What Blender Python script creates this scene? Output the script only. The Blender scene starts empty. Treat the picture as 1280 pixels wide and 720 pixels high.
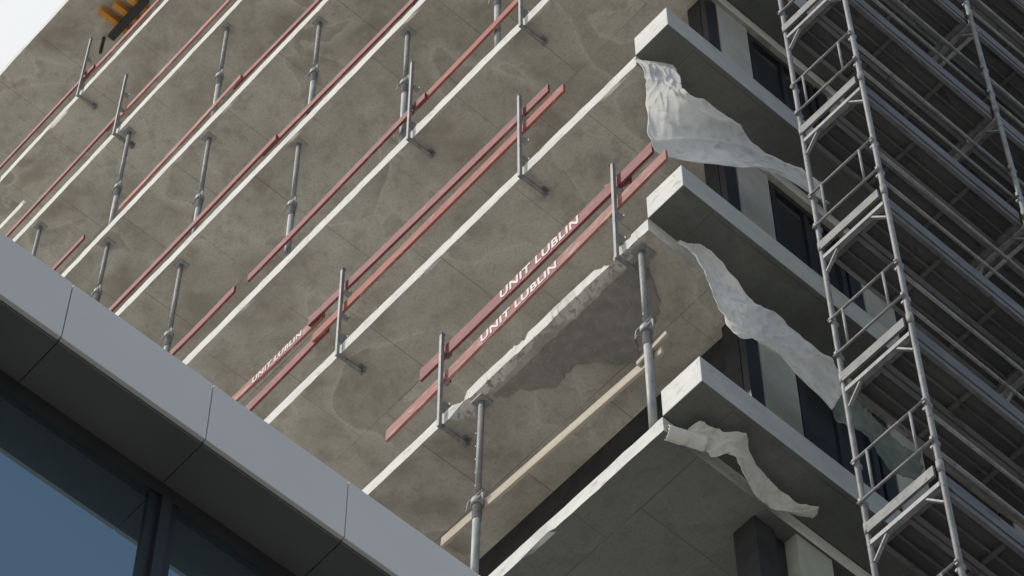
import bpy, bmesh, math, random
from mathutils import Vector, Matrix, noise
random.seed(7)
sc=bpy.context.scene
GZ=-22.8
# ---------------------------------------------------------------- materials
def newmat(name):
    m=bpy.data.materials.new(name); m.use_nodes=True
    nt=m.node_tree; b=nt.nodes["Principled BSDF"]
    return m,nt,b
def N(nt,t,**k):
    n=nt.nodes.new(t)
    for a,v in k.items(): setattr(n,a,v)
    return n
def ramp(nt,src,stops,interp='LINEAR'):
    r=N(nt,'ShaderNodeValToRGB'); r.color_ramp.interpolation=interp
    e=r.color_ramp.elements
    while len(e)<len(stops): e.new(0.5)
    for i,(p,c) in enumerate(stops):
        e[i].position=p
        e[i].color=(c,c,c,1) if not isinstance(c,tuple) else (*c,1)
    nt.links.new(src,r.inputs[0]); return r.outputs[0]
def coords(nt,scale=(1,1,1)):
    tc=N(nt,'ShaderNodeTexCoord'); mp=N(nt,'ShaderNodeMapping'); mp.inputs['Scale'].default_value=scale
    nt.links.new(tc.outputs['Object'],mp.inputs[0]); return mp.outputs[0]
def noi(nt,vec,scale,detail=5,rough=.55,dist=0):
    n=N(nt,'ShaderNodeTexNoise'); n.inputs['Scale'].default_value=scale; n.inputs['Detail'].default_value=detail
    n.inputs['Roughness'].default_value=rough; n.inputs['Distortion'].default_value=dist
    nt.links.new(vec,n.inputs['Vector']); return n.outputs['Fac']
def mixc(nt,fac,a,b,mode='MIX'):
    m=N(nt,'ShaderNodeMix',data_type='RGBA',blend_type=mode)
    for s,v in ((m.inputs[0],fac),(m.inputs[6],a),(m.inputs[7],b)):
        if hasattr(v,'is_linked') : nt.links.new(v,s)
        elif isinstance(v,(int,float)): s.default_value=v
        else: s.default_value=(*v,1)
    return m.outputs[2]
def bump(nt,b,h,strength=.3,dist=.01):
    n=N(nt,'ShaderNodeBump'); n.inputs['Strength'].default_value=strength; n.inputs['Distance'].default_value=dist
    nt.links.new(h,n.inputs['Height']); nt.links.new(n.outputs[0],b.inputs['Normal'])
def simple(name,c1,c2,scale=6,rough=.7,metal=0,bstr=.15,stretch=(1,1,1),spots=None,sp=(.56,.68)):
    m,nt,b=newmat(name); v=coords(nt,stretch)
    n1=noi(nt,v,scale,4,.65)
    col=mixc(nt,ramp(nt,n1,[(.32,0.0),(.68,1.0)]),c1,c2)
    if spots:
        n2=noi(nt,v,scale*2.7,4,.7,.4)
        col=mixc(nt,ramp(nt,n2,[(sp[0],0.0),(sp[1],1.0)]),col,spots)
    nt.links.new(col,b.inputs['Base Color'])
    b.inputs['Roughness'].default_value=rough; b.inputs['Metallic'].default_value=metal
    bump(nt,b,n1,bstr,.004)
    return m
def soffit_mat(name,base,light,dark,joints=True,rings=.45,seed=0.,wet=.75):
    m,nt,b=newmat(name); v=coords(nt)
    mp=N(nt,'ShaderNodeMapping'); mp.inputs['Location'].default_value=(seed,seed*.7,seed*1.3); nt.links.new(v,mp.inputs[0]); vv=mp.outputs[0]
    big=noi(nt,vv,.45,3,.5,.2); mid=noi(nt,vv,1.0,7,.62,.35); mott=noi(nt,vv,5,5,.7,.2); fine=noi(nt,vv,36,3,.75)
    col=mixc(nt,ramp(nt,big,[(.36,0.0),(.64,1.0)]),base,light)
    col=mixc(nt,ramp(nt,mid,[(.37,wet),(.45,wet*.4),(.55,0.0)]),col,dark)
    ring=noi(nt,vv,.85,3.2,.42,.45)
    pale=ramp(nt,ring,[(.48,0.0),(.565,.75),(.585,.15),(.75,.0)])
    col=mixc(nt,pale,col,light)
    rg=ramp(nt,ring,[(0,0.0),(.562,0.0),(.579,rings),(.590,0.0),(1,0.0)])
    col=mixc(nt,rg,col,(.70,.68,.62))
    col=mixc(nt,ramp(nt,mott,[(.34,.5),(.50,0.0)]),col,dark)
    col=mixc(nt,ramp(nt,mott,[(.56,0.0),(.72,.55)]),col,light)
    col=mixc(nt,ramp(nt,fine,[(.34,.45),(.52,0.0)]),col,dark)
    h=fine
    if joints:
        wn=noi(nt,v,1.1,2,.5)
        br=N(nt,'ShaderNodeTexBrick'); br.offset=0.37; br.squash=1
        br.inputs['Scale'].default_value=1; br.inputs['Brick Width'].default_value=1.06; br.inputs['Row Height'].default_value=2.4
        br.inputs['Mortar Size'].default_value=.006; br.inputs['Mortar Smooth'].default_value=.5
        br.inputs['Color1'].default_value=(1,1,1,1); br.inputs['Color2'].default_value=(.90,.90,.895,1); br.inputs['Mortar'].default_value=(.58,.56,.53,1)
        wob=N(nt,'ShaderNodeVectorMath',operation='ADD'); nt.links.new(v,wob.inputs[0]); wob.inputs[1].default_value=(seed*.37,.75*((seed*.19)%1.0)+1.6,0)
        nt.links.new(wob.outputs[0],br.inputs['Vector'])
        fac=ramp(nt,wn,[(.34,.2),(.58,.95)])
        col=mixc(nt,fac,col,br.outputs['Color'],'MULTIPLY')
        h2=N(nt,'ShaderNodeMath',operation='MULTIPLY_ADD'); nt.links.new(br.outputs['Fac'],h2.inputs[0]); h2.inputs[1].default_value=-.8; nt.links.new(fine,h2.inputs[2]); h=h2.outputs[0]
    nt.links.new(col,b.inputs['Base Color']); b.inputs['Roughness'].default_value=.85
    bump(nt,b,h,.45,.008)
    return m
M_soff=[soffit_mat("formed_concrete_%d"%i,(.43,.405,.355),(.56,.535,.48),(.285,.262,.22),seed=i*5.3) for i in range(4)]
M_soffdark=soffit_mat("shade_dark_soffit",(.12,.13,.12),(.15,.16,.15),(.09,.095,.087),joints=True,rings=.03,seed=3.,wet=.2)  # dark base colour carries the shade the wing throws under the lowest slab
M_edge=simple("slab_edge_concrete",(.56,.56,.53),(.69,.69,.66),2.6,.85,0,.5,(1,1,2),(.36,.34,.30),(.56,.72))
M_beam=simple("cladding_render",(.37,.385,.365),(.44,.455,.435),2.0,.8,0,.25,(1,1,2.5),(.31,.32,.30))
M_patch=simple("rough_mortar",(.22,.21,.19),(.31,.30,.275),9,.95,0,1.0,(1,1,1),(.36,.345,.31))
M_torn=simple("broken_edge_concrete",(.36,.35,.32),(.52,.51,.475),6,.9,0,.9,(1,1,1),(.24,.23,.205),(.53,.61))
M_black=simple("dark_membrane",(.012,.012,.013),(.03,.03,.03),4,.9)
M_fleece=simple("fleece",(.52,.515,.49),(.66,.655,.625),2.5,.95,0,.25,(1,1,1),(.40,.385,.35),(.52,.74))
M_net=simple("debris_net_fabric",(.10,.125,.11),(.17,.20,.175),6,.95,0,.4)
M_galv=simple("galvanised_steel",(.17,.175,.18),(.28,.285,.29),9,.62,.15,.1,(1,1,.6),(.12,.115,.105))
M_prop=simple("prop_steel",(.24,.25,.26),(.37,.38,.385),14,.6,.2,.15,(1,1,.4),(.27,.20,.16))
M_deck=simple("deck_steel",(.075,.077,.08),(.13,.13,.13),5,.65,.3,.1,(1,.3,1),(.055,.053,.05))
M_deckrib=simple("deck_rib_steel",(.11,.113,.117),(.19,.193,.196),5,.65,.25,.1,(1,.3,1),(.07,.07,.065))
M_red=simple("red_painted_timber",(.15,.026,.028),(.215,.043,.043),7,.7,0,.4,(.25,1,1),(.32,.17,.15),(.55,.70))
M_redl=simple("faded_red_timber",(.26,.09,.078),(.34,.145,.125),6,.75,0,.4,(.25,1,1),(.44,.32,.28),(.52,.68))
M_redo=simple("brick_red_timber",(.25,.06,.045),(.33,.105,.08),7,.75,0,.4,(.25,1,1),(.40,.25,.20),(.54,.69))
M_text=simple("white_stencil_paint",(.60,.56,.55),(.76,.73,.72),16,.7,0,.1,(1,1,1),(.44,.22,.21),(.54,.62))
M_wood=simple("raw_timber",(.37,.32,.25),(.48,.43,.35),12,.8,0,.3,(.15,1,1),(.27,.235,.19))
M_wall=simple("blockwork_render",(.34,.33,.30),(.43,.42,.38),3,.9,0,.3)
M_ins=simple("insulation_board",(.34,.35,.29),(.42,.43,.36),5,.9)
M_frame=simple("anthracite_frame",(.02,.021,.024),(.03,.031,.034),5,.45,.2)
M_fascia=simple("aluminium_panel",(.60,.59,.555),(.64,.63,.595),.8,.5,0,.03)
M_soffpan=simple("soffit_panel",(.095,.098,.092),(.115,.117,.11),1.2,.5,.1,.05)
M_gap=simple("panel_gap",(.02,.02,.02),(.03,.03,.03),5,.9)
M_orange=simple("orange_formwork",(.52,.22,.04),(.62,.30,.06),6,.7,0,.2,(1,1,1),(.3,.17,.08))
M_roof=simple("roof_gravel",(.44,.425,.39),(.56,.545,.51),3,.95,0,.6)
def glassmat(name,dark,refl,tint):
    m,nt,b=newmat(name)
    b.inputs['Base Color'].default_value=(*dark,1); b.inputs['Roughness'].default_value=.3
    g=N(nt,'ShaderNodeBsdfGlossy'); g.inputs['Color'].default_value=(*tint,1); g.inputs['Roughness'].default_value=.015
    fr=N(nt,'ShaderNodeFresnel'); fr.inputs['IOR'].default_value=refl
    mx=N(nt,'ShaderNodeMixShader'); nt.links.new(fr.outputs[0],mx.inputs[0]); nt.links.new(b.outputs[0],mx.inputs[1]); nt.links.new(g.outputs[0],mx.inputs[2])
    nt.links.new(mx.outputs[0],nt.nodes['Material Output'].inputs[0])
    tcv=coords(nt); nn=noi(nt,tcv,.6,2,.5); bp=N(nt,'ShaderNodeBump'); bp.inputs['Strength'].default_value=.06; bp.inputs['Distance'].default_value=.02
    nt.links.new(nn,bp.inputs['Height']); nt.links.new(bp.outputs[0],g.inputs['Normal'])
    return m
M_glass=glassmat("coated_glass",(.012,.02,.03),5.0,(.72,.97,1.0))
M_glass2=glassmat("window_glass",(.01,.012,.015),1.6,(.8,.85,.9))

# ---------------------------------------------------------------- mesh builder
class B:
    def __init__(s,name,mats,parent=None,bevel=0):
        s.bm=bmesh.new(); s.name=name; s.mats=mats; s.parent=parent; s.bevel=bevel
    def box(s,a,b,mi=0,faces=None):
        a=Vector(a);b=Vector(b)
        vs=[s.bm.verts.new((x,y,z)) for x in (a.x,b.x) for y in (a.y,b.y) for z in (a.z,b.z)]
        F={'-x':(0,1,3,2),'+x':(4,6,7,5),'-y':(0,4,5,1),'+y':(2,3,7,6),'-z':(0,2,6,4),'+z':(1,5,7,3)}
        for k,f in F.items():
            fc=s.bm.faces.new([vs[i] for i in f]); fc.material_index=(faces or {}).get(k,mi)
    def obox(s,p0,p1,w,h,mi=0,up=(0,0,1)):
        p0=Vector(p0);p1=Vector(p1);d=(p1-p0).normalized(); u=Vector(up); r=d.cross(u).normalized(); u=r.cross(d)
        vs=[]
        for p in (p0,p1):
            for i,j in ((-1,-1),(1,-1),(1,1),(-1,1)): vs.append(s.bm.verts.new(p+r*w/2*i+u*h/2*j))
        for f in ((3,2,1,0),(4,5,6,7),(0,1,5,4),(1,2,6,5),(2,3,7,6),(3,0,4,7)):
            s.bm.faces.new([vs[i] for i in f]).material_index=mi
    def tube(s,p0,p1,r,mi=0,seg=10,r1=None,caps=True):
        p0=Vector(p0);p1=Vector(p1);d=(p1-p0).normalized()
        a=Vector((1,0,0)) if abs(d.x)<.8 else Vector((0,1,0)); u=d.cross(a).normalized(); w=d.cross(u); r1=r if r1 is None else r1
        A=[];C=[]
        for i in range(seg):
            t=2*math.pi*i/seg; o=u*math.cos(t)+w*math.sin(t)
            A.append(s.bm.verts.new(p0+o*r)); C.append(s.bm.verts.new(p1+o*r1))
        for i in range(seg):
            f=s.bm.faces.new((A[i],A[(i+1)%seg],C[(i+1)%seg],C[i])); f.smooth=True; f.material_index=mi
        if caps:
            s.bm.faces.new(A[::-1]).material_index=mi; s.bm.faces.new(C).material_index=mi
    def done(s):
        bmesh.ops.recalc_face_normals(s.bm,faces=s.bm.faces)
        me=bpy.data.meshes.new(s.name); s.bm.to_mesh(me); s.bm.free()
        for m in s.mats: me.materials.append(m)
        o=bpy.data.objects.new(s.name,me); sc.collection.objects.link(o)
        if s.parent: o.parent=s.parent
        if s.bevel:
            md=o.modifiers.new("bev",'BEVEL'); md.width=s.bevel; md.segments=2; md.limit_method='ANGLE'
        return o
def empty(name):
    o=bpy.data.objects.new(name,None); sc.collection.objects.link(o); return o
def fbm(x,s,k,n=5):
    return sum(noise.noise(Vector((x*s*2.1**o,k+o*3.7,o*1.3)))*.58**o for o in range(n))

# ---------------------------------------------------------------- the building
bld=empty("concrete_frame_building")
TOPS=[-.36,2.72,5.79,8.93,12.06,15.02,18.13,21.25]
TH=.18
XL=-19.
def slab(name,ztop,x0,x1,y0,y1,msoff,jit=.008,broken=None):
    """slab with slightly uneven cast edge; 'broken' = x range where the lower arris is knocked off"""
    b=B(name,[msoff,M_edge,M_torn],bld)
    bm=b.bm; xs=[]; x=x0
    while x<x1-1e-6:
        xs.append(x); x+=.015 if broken and broken[0]-.1<x<broken[1]+.1 else .10
    xs.append(x1); n=len(xs)-1; rows=[]
    for x in xs:
        j=lambda k:(noise.noise(Vector((x*1.7,ztop*3.1,k*9.)))*.6+noise.noise(Vector((x*7.,ztop*3.1,k*5.)))*.7)*jit
        c=noise.noise(Vector((x*1.9,ztop,77.)))
        chip=max(0,c-.25)*.22*(.5+abs(noise.noise(Vector((x*9,ztop,5.)))))
        dep=.03; tz=0
        if broken and broken[0]<x<broken[1]:
            e=min(1,(x-broken[0])/.12,(broken[1]-x)/.12)
            q=math.floor((fbm(x,1.5,4,3)+.35)*4)/4+.22*fbm(x,6,2,4)
            chip=e*min(.13,max(.0,.012+.14*q)); dep=.03+e*max(0,.02+.13*q+.025*fbm(x,14,9,3))
            tz=e*max(0,.9*fbm(x,2.6,12,4)-.14)*.14
        rows.append([bm.verts.new(p) for p in ((x,y1,ztop),(x,y0+j(1)+tz*.5,ztop+j(2)-tz),(x,y0+j(3)+chip*.25,ztop-TH+j(4)+chip),(x,y0+max(dep,.012),ztop-TH),(x,y1,ztop-TH))])
    for i in range(n):
        bk=broken and broken[0]<xs[i]<broken[1]
        for k in range(5):
            f=bm.faces.new((rows[i][k],rows[i+1][k],rows[i+1][(k+1)%5],rows[i][(k+1)%5]))
            f.material_index={0:1,1:1,2:2 if bk else 0,3:0,4:0}[k]
    bm.faces.new(rows[0]).material_index=1; bm.faces.new(rows[-1][::-1]).material_index=1
    return b.done()
for i,z in enumerate(TOPS):
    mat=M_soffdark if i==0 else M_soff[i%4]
    xl=-13.8 if i==7 else XL
    slab("floor_slab",z,xl,-.45,0,14,mat,broken=(-3.05,-.5) if i==1 else None)
    if i==7: slab("floor_slab",z,XL,xl-.004,.5,14,mat)
slab("roof_slab",24.4,XL,-.45,-.42,14,M_soff[1])
YB=16.
for i,z in enumerate(TOPS+[24.4]):
    b=B("balcony_edge_beam",[M_beam,M_soffdark,M_edge],bld,.008)
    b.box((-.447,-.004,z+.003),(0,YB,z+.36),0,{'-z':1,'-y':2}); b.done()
zs=TOPS+[24.4]
for i in range(len(zs)-1):
    z0=zs[i]+.005; z1=zs[i+1]-TH-.005
    w=B("facade_wall",[M_wall,M_frame,M_glass2,M_ins,M_black],bld)
    y=1.15; X=-.50
    w.box((-.75,1.15,z0),(X-.08,YB,z1),4)
    k=0
    while y<YB-1.6:
        w.box((X-.07,y,z0),(X,y+.16,z1),1)
        w.box((X-.07,y+.17,z0),(X+.01,y+.60,z1),0 if (k+i)%3 else 3)
        y+=.64
        w.box((X-.07,y,z0),(X-.01,y+.07,z1),1); w.box((X-.07,y+.88,z0),(X-.01,y+.95,z1),1)
        w.box((X-.07,y+.07,z1-.10),(X-.01,y+.88,z1),1); w.box((X-.07,y+.07,z0),(X-.01,y+.88,z0+.12),1)
        w.box((X-.06,y+.07,z0+.12),(X-.04,y+.88,z1-.10),2)
        w.box((X-.038,y+.46,z0+.12),(X-.015,y+.51,z1-.10),1)
        y+=.98; k+=1
    w.done()
c=B("interior_core",[M_wall,M_black],bld)
for i in range(len(zs)-1):
    z0=zs[i]+.004; z1=zs[i+1]-TH-.004
    c.box((XL+1,5.2,z0),(-.9,5.4,z1),0)
    for x in (-4.4,-9.6,-14.8):
        c.box((x-.2,2.6,z0),(x+.2,3.0,z1),0)
c.box((-6.2,1.22,-.355),(-.76,1.30,2.535),1)
c.done()
low=B("lower_storeys",[M_wall,M_edge,M_frame,M_glass2,M_beam,M_soffdark],bld)
low_tops=[]
zt=-3.46
while zt>GZ+1:
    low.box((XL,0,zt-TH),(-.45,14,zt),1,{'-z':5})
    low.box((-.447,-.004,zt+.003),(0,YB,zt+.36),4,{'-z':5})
    low_tops.append(zt); zt-=3.1
prev=-.36-TH
for zt in low_tops+[GZ]:
    low.box((XL+.5,2.2,zt+.004),(-.6,13.5,prev-.004),0)
    low.box((-.75,1.32,zt+.004),(-.6,2.19,prev-.004),2)
    y=2.3
    while y<YB-1.8:
        low.box((-.6-.002,y,zt+.9),(-.55,y+1.3,prev-.35),2); low.box((-.56,y+.07,zt+.97),(-.54,y+1.23,prev-.42),3); y+=2.1
    x=-2.5
    while x>XL+1.5:
        low.box((x-1.4,2.14,zt+.9),(x,2.198,prev-.35),2); low.box((x-1.33,2.12,zt+.97),(x-.07,2.142,prev-.42),3); x-=2.3
    prev=zt-TH
low.done()
d=B("corner_column",[M_ins,M_black],bld)
d.box((-.72,1.45,-3.45),(-.47,1.85,-.545),0); d.box((-.80,1.08,-3.45),(-.56,1.30,-.548),1)
d.done()
def jag(name,mat,z,xs,f0,f1):
    b=B(name,[mat],bld); bm=b.bm; A=[];C=[]
    for x in xs:
        A.append(bm.verts.new((x,f0(x),z))); C.append(bm.verts.new((x,f1(x),z-.002)))
    for i in range(len(xs)-1): bm.faces.new((A[i],A[i+1],C[i+1],C[i]))
    o=b.done(); md=o.modifiers.new("s",'SOLIDIFY'); md.thickness=.004; return o
xs=[-2.60+.012*i for i in range(170)]
def patchd(x):
    t=min(1,max(0,(x+2.55)/1.98)); return .17+max(0,.55*(math.sin(math.pi*t)**.5 if 0<t<1 else 0)*(.8+.5*fbm(x,1.1,3))+.10*fbm(x,3.5,6))
jag("mortar_patch",M_patch,2.533,xs,lambda x:.13+.02*fbm(x,5,2),patchd)
o=B("formwork_beam",[M_orange,M_frame],None,.004)
for k in range(3):
    X=-11.95+.24*k; o.box((X,.02+.1*k,24.02),(X+.10,.60,24.06)); o.box((X+.025,.02+.1*k,24.06),(X+.075,.60,24.16)); o.box((X,.02+.1*k,24.16),(X+.10,.60,24.20))
o.box((-12.1,.36,23.90),(-11.2,.48,24.015),1); o.tube((-12.3,.4,23.7),(-12.3,.4,24.2),.03,1); o.done()

# ---------------------------------------------------------------- props
def prop(x,z0,z1,y=.12,col=.55,lean=0.0):
    b=B("steel_prop",[M_prop,M_galv])
    H=z1-z0; zc=z0+H*col
    L=lambda z:(x+lean*(z-z0)/H,y,z)
    b.box((x-.075,y-.075,z0+.002),(x+.075,y+.075,z0+.012))
    b.tube(L(z0+.01),L(zc),.037,0,14)
    b.tube(L(zc-.22),L(zc-.02),.040,1,14)
    for k in range(9): b.tube(L(zc-.21+.02*k),L(zc-.203+.02*k),.044,1,14)
    b.tube(L(zc-.02),L(zc+.06),.057,0,14)
    b.tube(L(zc+.06),L(zc+.075),.046,0,14)
    b.tube(L(zc+.06),L(z1-.01),.029,1,12)
    X,Y,Z=L(zc+.11)
    b.tube((X-.10,Y-.02,Z),(X+.085,Y-.02,Z),.009,0,8)
    b.tube((X-.10,Y-.02,Z),(X-.11,Y-.03,Z-.12),.008,0,8); b.tube((X-.11,Y-.03,Z-.12),(X-.05,Y-.06,Z-.17),.008,0,8)
    b.tube((X+.045,Y-.03,zc+.01),(X+.12,Y-.05,zc-.0),.011,0,8); b.tube((X+.12,Y-.05,zc),(X+.13,Y-.05,zc-.12),.010,0,8)
    for k in range(5):
        zz=zc+.25+k*.2
        if zz<z1-.15: b.tube((X,Y-.031,zz),(X,Y-.0285,zz),.008,0,8)
    xt,yt,_=L(z1)
    b.box((xt-.07,yt-.07,z1-.014),(xt+.07,yt+.07,z1-.004))
    b.done()
def under(i): return TOPS[i]-TH
for x,c_,l in ((-2.80,.47,.08),(-.65,.55,.0)): prop(x,TOPS[0],under(1),.10,c_,l)
for x,c_ in ((-4.11,.56),(-6.06,.5),(-8.3,.45),(-2.55,.5),(-10.3,.5)): prop(x,TOPS[3],under(4),.12,c_,random.uniform(-.03,.03))
for x,c_ in ((-5.92,.5),(-8.1,.42),(-10.22,.55),(-4.0,.5),(-12.3,.5)): prop(x,TOPS[4],under(5),.12,c_,random.uniform(-.03,.03))
for x,c_ in ((-8.1,.5),(-10.25,.45),(-12.3,.5)): prop(x,TOPS[5],under(6),.12,c_,random.uniform(-.03,.03))

# ---------------------------------------------------------------- guardrails
def text(body,x0,x1,z,y,h,parent,slope=0):
    cu=bpy.data.curves.new("lettering",'FONT'); cu.body=body; cu.size=1; cu.extrude=.002; cu.offset=.03; cu.space_character=1.08
    o=bpy.data.objects.new("lettering",cu); sc.collection.objects.link(o)
    bpy.context.view_layer.update(); w=o.dimensions.x
    o.scale=((x1-x0)/w,h/.70,1); o.location=(x0,y,z); o.rotation_euler=(math.pi/2,-slope,0)
    cu.materials.append(M_text); o.parent=parent; return o
def post(b,x,zt,ht=1.36,y=-.05,lean=0):
    b.obox((x,y,zt-.28),(x+lean,y,zt+ht),.030,.036,0,(0,1,0))
    b.box((x-.02,y-.025,zt+ht),(x+.02,y+.025,zt+ht+.006),0)
    b.box((x-.02,-.028,zt-TH-.075),(x+.02,.30,zt-TH-.045),0)
    b.box((x-.02,-.028,zt+.015),(x+.02,.22,zt+.045),0)
    b.tube((x,.26,zt-TH-.12),(x,.26,zt-TH-.01),.012,0,8)
    b.box((x-.04,.22,zt-TH-.012),(x+.04,.30,zt-TH-.004),0)
    for hz in (.12,.50,.96):
        b.box((x-.03,-.030,zt+hz),(x+.03,.045,zt+hz+.008),0)
        b.box((x-.03,.045,zt+hz),(x+.03,.052,zt+hz+.06),0)
def rail(b,x0,z0,x1,z1,mi,y=.008,h=.15,t=.028):
    n=8; P=[]; sd=x0*3.1+z0
    for i in range(n+1):
        u=i/n; P.append(Vector((x0+(x1-x0)*u,y,z0+(z1-z0)*u-.014*math.sin(math.pi*u)+.006*noise.noise(Vector((sd,u*3,0))))))
    rows=[]
    for p in P: rows.append([b.bm.verts.new(p+Vector((0,a*t/2,c*h/2))) for a,c in ((-1,-1),(1,-1),(1,1),(-1,1))])
    for i in range(n):
        for k in range(4): b.bm.faces.new((rows[i][k],rows[i+1][k],rows[i+1][(k+1)%4],rows[i][(k+1)%4])).material_index=mi
    b.bm.faces.new(rows[0]).material_index=mi; b.bm.faces.new(rows[-1]).material_index=mi
def guard(posts,rails,zt,name="guardrail"):
    b=B(name,[M_galv,M_red,M_redl,M_redo])
    for p in posts: post(b,p[0],zt,*(p[1:]))
    for r in rails: rail(b,*r)
    return b.done()
g=guard([(-3.12,1.25),(-.80,1.36,-.05,.015)],[(-3.48,3.74,-.33,3.85,1,.008,.19),(-3.94,3.25,-.17,3.50,2,.008,.17),(-.98,3.99,-.66,3.76,1,.042,.12)],TOPS[1])
text("UNIT LUBLIN",-2.36,-1.30,3.712,-.0095,.135,g,math.atan2(.11,3.15))
text("UNIT LUBLIN",-2.62,-1.60,3.277,-.0095,.12,g,math.atan2(.25,3.77))
g=guard([(-4.74,1.38,-.05,-.02),(-2.03,1.36)],[(-5.35,6.93,-1.66,6.87,1),(-5.25,6.50,-1.44,6.57,3),(-6.75,6.96,-5.15,6.90,2,.042),(-6.55,6.45,-5.05,6.52,1,.042)],TOPS[2])
text("UNIT LUBLIN",-6.3,-5.5,6.875,.024,.10,g,0)
T_=.11
guard([(-3.79,1.5),(-2.0,1.4)],[(-6.6,9.35,-3.6,9.46,1,.008,.13),(-4.0,9.50,-1.9,9.62,3,.042,.13),(-8.0,9.42,-6.85,9.44,1,.008,.13)],TOPS[3])
guard([(-13.,1.3)],[(-9.9,12.30,-6.4,12.36,1,.008,.12),(-6.7,12.40,-3.2,12.36,1,.042,.12),(-12.9,12.32,-9.7,12.30,2,.042,.12)],TOPS[4])
guard([(-12.9,1.3)],[(-9.9,15.20,-7.4,15.36,2,.008,T_),(-7.6,15.38,-5.0,15.30,1,.042,T_),(-13.5,15.55,-10.7,15.50,1,.008,T_)],TOPS[5])
guard([(-10.4,1.5)],[(-13.6,18.55,-10.5,18.62,1,.008,T_),(-10.8,18.66,-7.6,18.62,2,.042,T_)],TOPS[6])
guard([(-11.8,1.6)],[(-14.2,21.75,-11.6,21.72,1,.008,T_),(-12.0,21.72,-9.2,21.70,2,.042,T_)],TOPS[7])
b=B("timber_board",[M_wood],None,.003)
b.obox((-3.28,.155,1.04),(-.54,.155,.89),.03,.12,0); b.obox((-.80,.12,.93),(-.44,.12,.99),.03,.06,0); b.done()

# ---------------------------------------------------------------- hanging fleece sheets
def catmull(P,t):
    n=len(P)-1; f=t*n; i=min(n-1,int(f)); u=f-i
    p=[P[max(0,i-1)],P[i],P[i+1],P[min(n,i+2)]]
    return .5*((2*p[1])+(p[2]-p[0])*u+(2*p[0]-5*p[1]+4*p[2]-p[3])*u*u+(3*p[1]-p[0]-3*p[2]+p[3])*u**3)
def sheet(name,top,bot,amp,seed,nu=150,nv=48,curl=.05,mat=None):
    T=[Vector(p) for p in top];Bo=[Vector(p) for p in bot]
    b=B(name,[mat or M_fleece]); bm=b.bm; G=[]
    for i in range(nu+1):
        u=i/nu; a=catmull(T,u); c_=catmull(Bo,u); row=[]
        for j in range(nv+1):
            v=j/nv; v2=v+.03*noise.noise(Vector((u*14,seed,v*2)))*(abs(2*v-1)**2); p=a.lerp(c_,v2)
            wob=noise.noise(Vector((u*3,v,seed)))
            n1=noise.noise(Vector((u*2.6+seed,v*.9,seed)))*amp*1.8
            fold=(1-abs(math.sin(v*4.2+u*6+seed+3*wob)))**2*amp*.7
            cr=(1-abs(noise.noise(Vector((u*11+seed,v*5-u*4,seed+6))))*4)
            crease=max(0,cr)*amp*.28
            n3=noise.noise(Vector((u*24+seed,v*9,seed+1)))*amp*.28
            edge=curl*(abs(2*v-1)**6)*(.4+.6*math.sin(u*11+seed+2*wob))
            m=min(1,u*8+.15)
            p=p+Vector(((n1+fold+crease+n3+edge)*m,-(n1+edge)*.5*m,noise.noise(Vector((u*13,v*1.5,seed+9)))*amp*.5))
            row.append(bm.verts.new(p))
        G.append(row)
    for i in range(nu):
        for j in range(nv):
            f=bm.faces.new((G[i][j],G[i+1][j],G[i+1][j+1],G[i][j+1])); f.smooth=True
    o=b.done(); md=o.modifiers.new("s",'SOLIDIFY'); md.thickness=.004; return o
sheet("geotextile_sheet",
 [(-.28,.31,5.76),(-.14,.24,5.14),(-.05,.20,4.66),(.03,.60,4.54),(.03,1.02,4.66),(.03,1.61,4.94),(.03,1.82,4.70)],
 [(-.46,-.03,5.70),(-.38,0,5.17),(-.33,-.02,4.62),(-.25,-.04,3.60),(.03,.50,3.62),(.03,1.15,4.12),(.03,1.88,4.42)],.045,2.3)
sheet("geotextile_sheet",
 [(-.35,.29,2.57),(-.25,.52,2.48),(-.15,.76,1.94),(-.08,1.02,1.78),(-.05,1.41,1.66),(-.05,1.86,1.50)],
 [(-.36,.25,2.50),(-.30,.39,2.15),(-.22,.50,1.62),(-.15,.63,1.12),(-.08,.96,1.10),(-.05,1.58,.84)],.035,5.1)
sheet("debris_net",
 [(-.05,1.80,1.42),(-.02,2.1,1.25),(0,2.6,1.05)],[(-.05,1.62,.92),(-.02,2.0,.62),(0,2.55,.60)],.05,3.3,50,20,.05,M_net)
sheet("geotextile_sheet",
 [(-.36,.18,-.46),(-.27,.31,-.45),(-.17,.55,-.45),(-.22,.80,-.45),(-.25,1.15,-.46),(-.24,1.46,-.50)],
 [(-.45,.20,-.55),(-.38,.36,-.57),(-.30,.55,-.58),(-.35,.79,-.58),(-.38,1.10,-.57),(-.28,1.44,-.54)],.035,8.7,curl=.08)
b=B("geotextile_roll",[M_fleece]); bm=b.bm; G=[]
P0=Vector((-.46,.04,-.54)); P1=Vector((-.34,.34,-.53)); ax=(P1-P0).normalized(); e1=ax.cross(Vector((0,0,1))).normalized(); e2=Vector((0,0,1))
for i in range(25):
    row=[]
    for j in range(61):
        v=j/60; ang=v*math.pi*4.2+1.2; r=.020+.055*v+.006*noise.noise(Vector((i*.2,v*3,0)))
        row.append(bm.verts.new(P0.lerp(P1,i/24)+e1*math.cos(ang)*r+e2*math.sin(ang)*r))
    G.append(row)
for i in range(24):
    for j in range(60):
        f=bm.faces.new((G[i][j],G[i+1][j],G[i+1][j+1],G[i][j+1])); f.smooth=True
o=b.done(); md=o.modifiers.new("s",'SOLIDIFY'); md.thickness=.006

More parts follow.
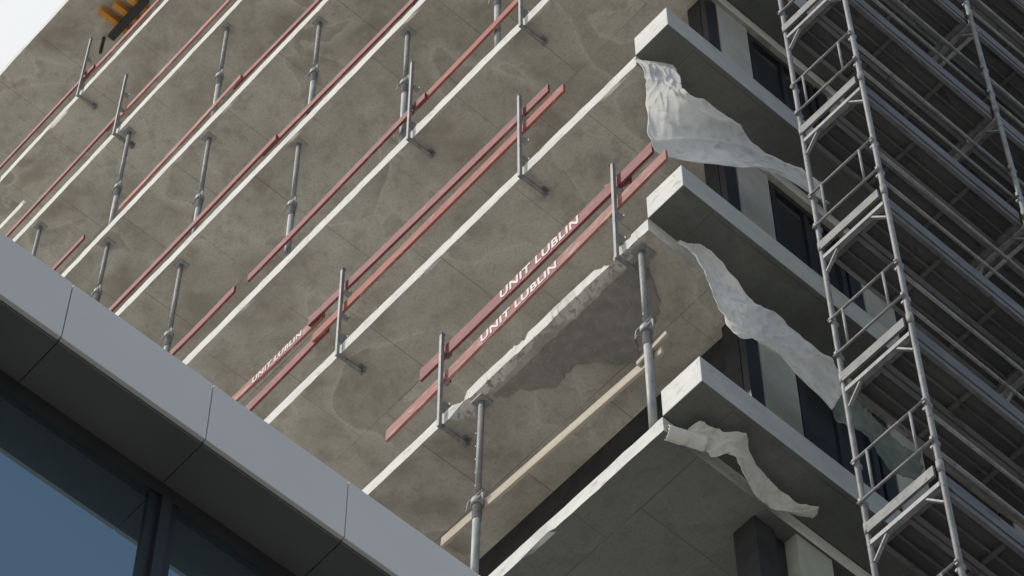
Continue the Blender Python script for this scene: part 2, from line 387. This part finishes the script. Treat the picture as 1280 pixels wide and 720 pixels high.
# ---------------------------------------------------------------- facade scaffold
scf=empty("facade_scaffolding")
XI,XO=.72,1.45; Y0=.82; BAY=2.07; NB=7
LV=[z for z in [(-2.5+2*k) for k in range(-10,15)] if z>GZ+1]
fr_=B("ladder_frames",[M_galv],scf)
for k in range(NB+1):
    y=Y0+k*BAY
    for x in (XI,XO):
        fr_.tube((x,y,GZ+.05),(x,y,27.2),.0242,0,12)
        fr_.box((x-.08,y-.08,GZ+.004),(x+.08,y+.08,GZ+.02))
        for z in LV:
            fr_.tube((x,y,z+.10),(x,y,z+.24),.030,0,12)
            for hz in (.5,1.0): fr_.box((x-.012,y-.045,z+hz-.03),(x+.012,y+.045,z+hz+.03))
    for z in LV:
        fr_.box((XI+.02,y-.024,z-.05),(XO-.02,y+.024,z),0)
        fr_.obox((XI+.02,y,z-.24),(XI+.17,y,z-.05),.016,.03,0,(0,1,0)); fr_.obox((XO-.02,y,z-.24),(XO-.17,y,z-.05),.016,.03,0,(0,1,0))
fr_.done()
dk=B("steel_decks",[M_deck,M_deckrib],scf)
for z in LV:
    for k in range(NB):
        ya=Y0+k*BAY+.03; yb=ya+BAY-.06
        for q in range(2):
            xa=XI+.045+q*.33; xb=xa+.31
            dk.box((xa,ya,z+.045),(xb,yb,z+.055),0)
            for xr in (xa,xb-.008): dk.box((xr,ya,z-.015),(xr+.008,yb,z+.0445),1)
            for xr in (xa+.0081,xb-.038): dk.box((xr,ya,z-.015),(xr+.03,yb,z-.008),1)
            dk.box((xa+.13,ya,z+.005),(xa+.15,yb,z+.0445),0); dk.box((xa+.0081,ya,z-.014),(xb-.0081,ya+.05,z+.0445),1); dk.box((xa+.0081,yb-.05,z-.014),(xb-.0081,yb,z+.0445),1)
            for c2 in (ya+BAY*.33,ya+BAY*.66): dk.box((xa+.0082,c2,z),(xb-.0082,c2+.04,z+.0445),0)
dk.done()
gr=B("scaffold_guardrails",[M_galv,M_deckrib],scf)
for z in LV:
    for k in range(NB):
        ya=Y0+k*BAY; yb=ya+BAY
        for hz in (.5,1.0): gr.tube((XO-.045,ya+.01,z+hz),(XO-.045,yb-.01,z+hz),.017,0,8)
        gr.box((XO-.06,ya+.04,z+.06),(XO-.035,yb-.04,z+.21),1)
    y=Y0-.04
    for hz in (.48,1.0):
        gr.tube((XI-.02,y,z+hz),(XO+.02,y,z+hz),.013,0,8)
    x0,x1=XI+.14,XO-.14
    for x in (x0,x1): gr.tube((x,y-.001,z+.48),(x,y-.001,z+1.0),.012,0,8)
    gr.box((XI+.03,y-.012,z+.06),(XO-.03,y+.012,z+.18),1)
gr.done()
br=B("diagonal_braces",[M_galv],scf)
for i,z in enumerate(LV):
    k=2; ya=Y0+k*BAY; yb=ya+BAY
    if i%2: ya,yb=yb,ya
    br.tube((XO+.04,ya,z+.05),(XO+.04,yb,z+1.95),.021,0,8)
    for k in (1,3,5):
        if i%2==0: br.tube((-.02,Y0+k*BAY+.06,z-.12),(XO+.02,Y0+k*BAY+.06,z-.12),.022,0,8)
br.done()

# ---------------------------------------------------------------- neighbouring office wing
off=empty("office_building")
XF=1.67; ZT=-7.915; ZB=-8.40; XG=1.33
YE=-2.6; YS=-30.
w=B("fascia_panels",[M_fascia,M_gap,M_soffpan,M_roof],off,.003)
PW=.872
w.box((XG-.2,YS,ZB+.02),(XF-.03,YE-.01,ZT-.01),1)
ys=[]
yy=-5.45+3*PW
while yy>YS: ys.append(yy); yy-=PW
for k in range(len(ys)-1):
    a,c2=ys[k+1]+.003,ys[k]-.003
    w.box((XF-.028,a,ZB),(XF,c2,ZT),0)
for k in range(0,len(ys)-1):
    a,c2=ys[k+1]+.002,ys[k]-.002
    w.box((XG+.0,a,ZB-.012),(XF-.03,c2,ZB+.018),2)
w.done()
w=B("glazed_facade",[M_frame,M_glass,M_soffpan],off)
zf=ZB-.014
w.box((XG-.06,YS,zf-.10),(XG+.012,YE,zf),0)
zz=zf-.10
while zz>GZ+.5:
    zn=max(GZ,zz-2.6)
    w.box((XG-.04,YS,zn),(XG-.02,YE,zz),1)
    m=-5.42+1.744
    while m>YS:
        w.box((XG-.055,m-.03,zn),(XG+.03,m+.03,zz),0)
        w.box((XG-.0195,m-.085,zn),(XG-.002,m-.0305,zz),0); w.box((XG-.0195,m+.0305,zn),(XG-.002,m+.085,zz),0)
        m-=1.744
    w.box((XG-.05,YS,max(GZ,zn-.8)),(XG+.005,YE,zn),2)
    zz=zn-.8
w.done()
w=B("walls_and_roof",[M_wall,M_roof],off)
w.box((-16,YS+.01,GZ),(XG-.065,YE-.01,ZB+.3),0)
w.box((-16,YS+.01,ZB+.305),(XG-.21,YE-.02,ZT-.05),1)
w.done()

# ---------------------------------------------------------------- ground
gm,nt,bb=newmat("paving_ground"); v=coords(nt)
n1=noi(nt,v,.15,6,.6); n2=noi(nt,v,6,4,.6)
col=mixc(nt,ramp(nt,n1,[(.3,0.0),(.7,1.0)]),(.38,.36,.32),(.47,.45,.41)); col=mixc(nt,ramp(nt,n2,[(.3,.4),(.6,0.0)]),col,(.30,.28,.25))
nt.links.new(col,bb.inputs['Base Color']); bb.inputs['Roughness'].default_value=.95
g=B("ground",[gm]); g.bm.faces.new([g.bm.verts.new(p) for p in ((-900,-900,GZ),(900,-900,GZ),(900,900,GZ),(-900,900,GZ))]); g.done()
am=simple("asphalt",(.045,.045,.047),(.065,.065,.066),3,.9)
r=B("road",[am,M_edge]); r.box((16,-400,GZ-.2),(23,400,GZ+.004),0)
r.box((15.8,-400,GZ-.2),(15.995,400,GZ+.12),1); r.box((23.005,-400,GZ-.2),(23.2,400,GZ+.12),1)
for k in range(-40,40): r.box((19.44,k*6,GZ+.0041),(19.56,k*6+3,GZ+.008),1)
r.done()

# ---------------------------------------------------------------- light
SD=Vector((-.40,-.66,.80)).normalized()
el=math.asin(SD.z); az=math.atan2(SD.x,SD.y)
wd=bpy.data.worlds.new("World"); sc.world=wd; wd.use_nodes=True; nt=wd.node_tree
sky=nt.nodes.new('ShaderNodeTexSky'); sky.sky_type='NISHITA'; sky.sun_disc=False; sky.sun_elevation=el; sky.sun_rotation=az
sky.air_density=1.0; sky.dust_density=3.0; sky.ozone_density=1.0
tc=N(nt,'ShaderNodeTexCoord')
cn=noi(nt,tc.outputs['Generated'],1.6,4,.55,.3)
dt=N(nt,'ShaderNodeVectorMath',operation='DOT_PRODUCT'); nt.links.new(tc.outputs['Generated'],dt.inputs[0]); dt.inputs[1].default_value=(-.75,-.25,-.1)
ad=N(nt,'ShaderNodeMath',operation='ADD'); nt.links.new(dt.outputs['Value'],ad.inputs[0]); nt.links.new(cn,ad.inputs[1])
fac=ramp(nt,ad.outputs[0],[(.12,.06),(.60,.95)])
skc=mixc(nt,fac,sky.outputs[0],(6.1,6.2,6.2))
bg=nt.nodes['Background']; bg.inputs[1].default_value=.15; nt.links.new(skc,bg.inputs[0])
L=bpy.data.lights.new("sun",'SUN'); L.energy=2.6; L.angle=math.radians(3.0); L.color=(1,.955,.88)
lo=bpy.data.objects.new("sun",L); sc.collection.objects.link(lo); lo.rotation_euler=(-SD).to_track_quat('-Z','Y').to_euler()

# ---------------------------------------------------------------- camera
f,th,ro,ya=4010.66,1.0251,-.00292,2.4109
F=Vector((math.cos(ya)*math.cos(th),math.sin(ya)*math.cos(th),math.sin(th)))
R=Vector((math.sin(ya),-math.cos(ya),0)); U=R.cross(F)
R2=R*math.cos(ro)+U*math.sin(ro); U2=-R*math.sin(ro)+U*math.cos(ro)
cd=bpy.data.cameras.new("camera"); co=bpy.data.objects.new("camera",cd); sc.collection.objects.link(co)
mw=Matrix((R2,U2,-F)).transposed().to_4x4(); mw.translation=Vector((9.074,-10.107,-21.207)); co.matrix_world=mw
cd.sensor_width=36; cd.lens=f/1280*36; cd.clip_end=3000; cd.clip_start=.1
sc.camera=co
sc.view_settings.view_transform='Standard'; sc.view_settings.look='None'; sc.view_settings.exposure=0
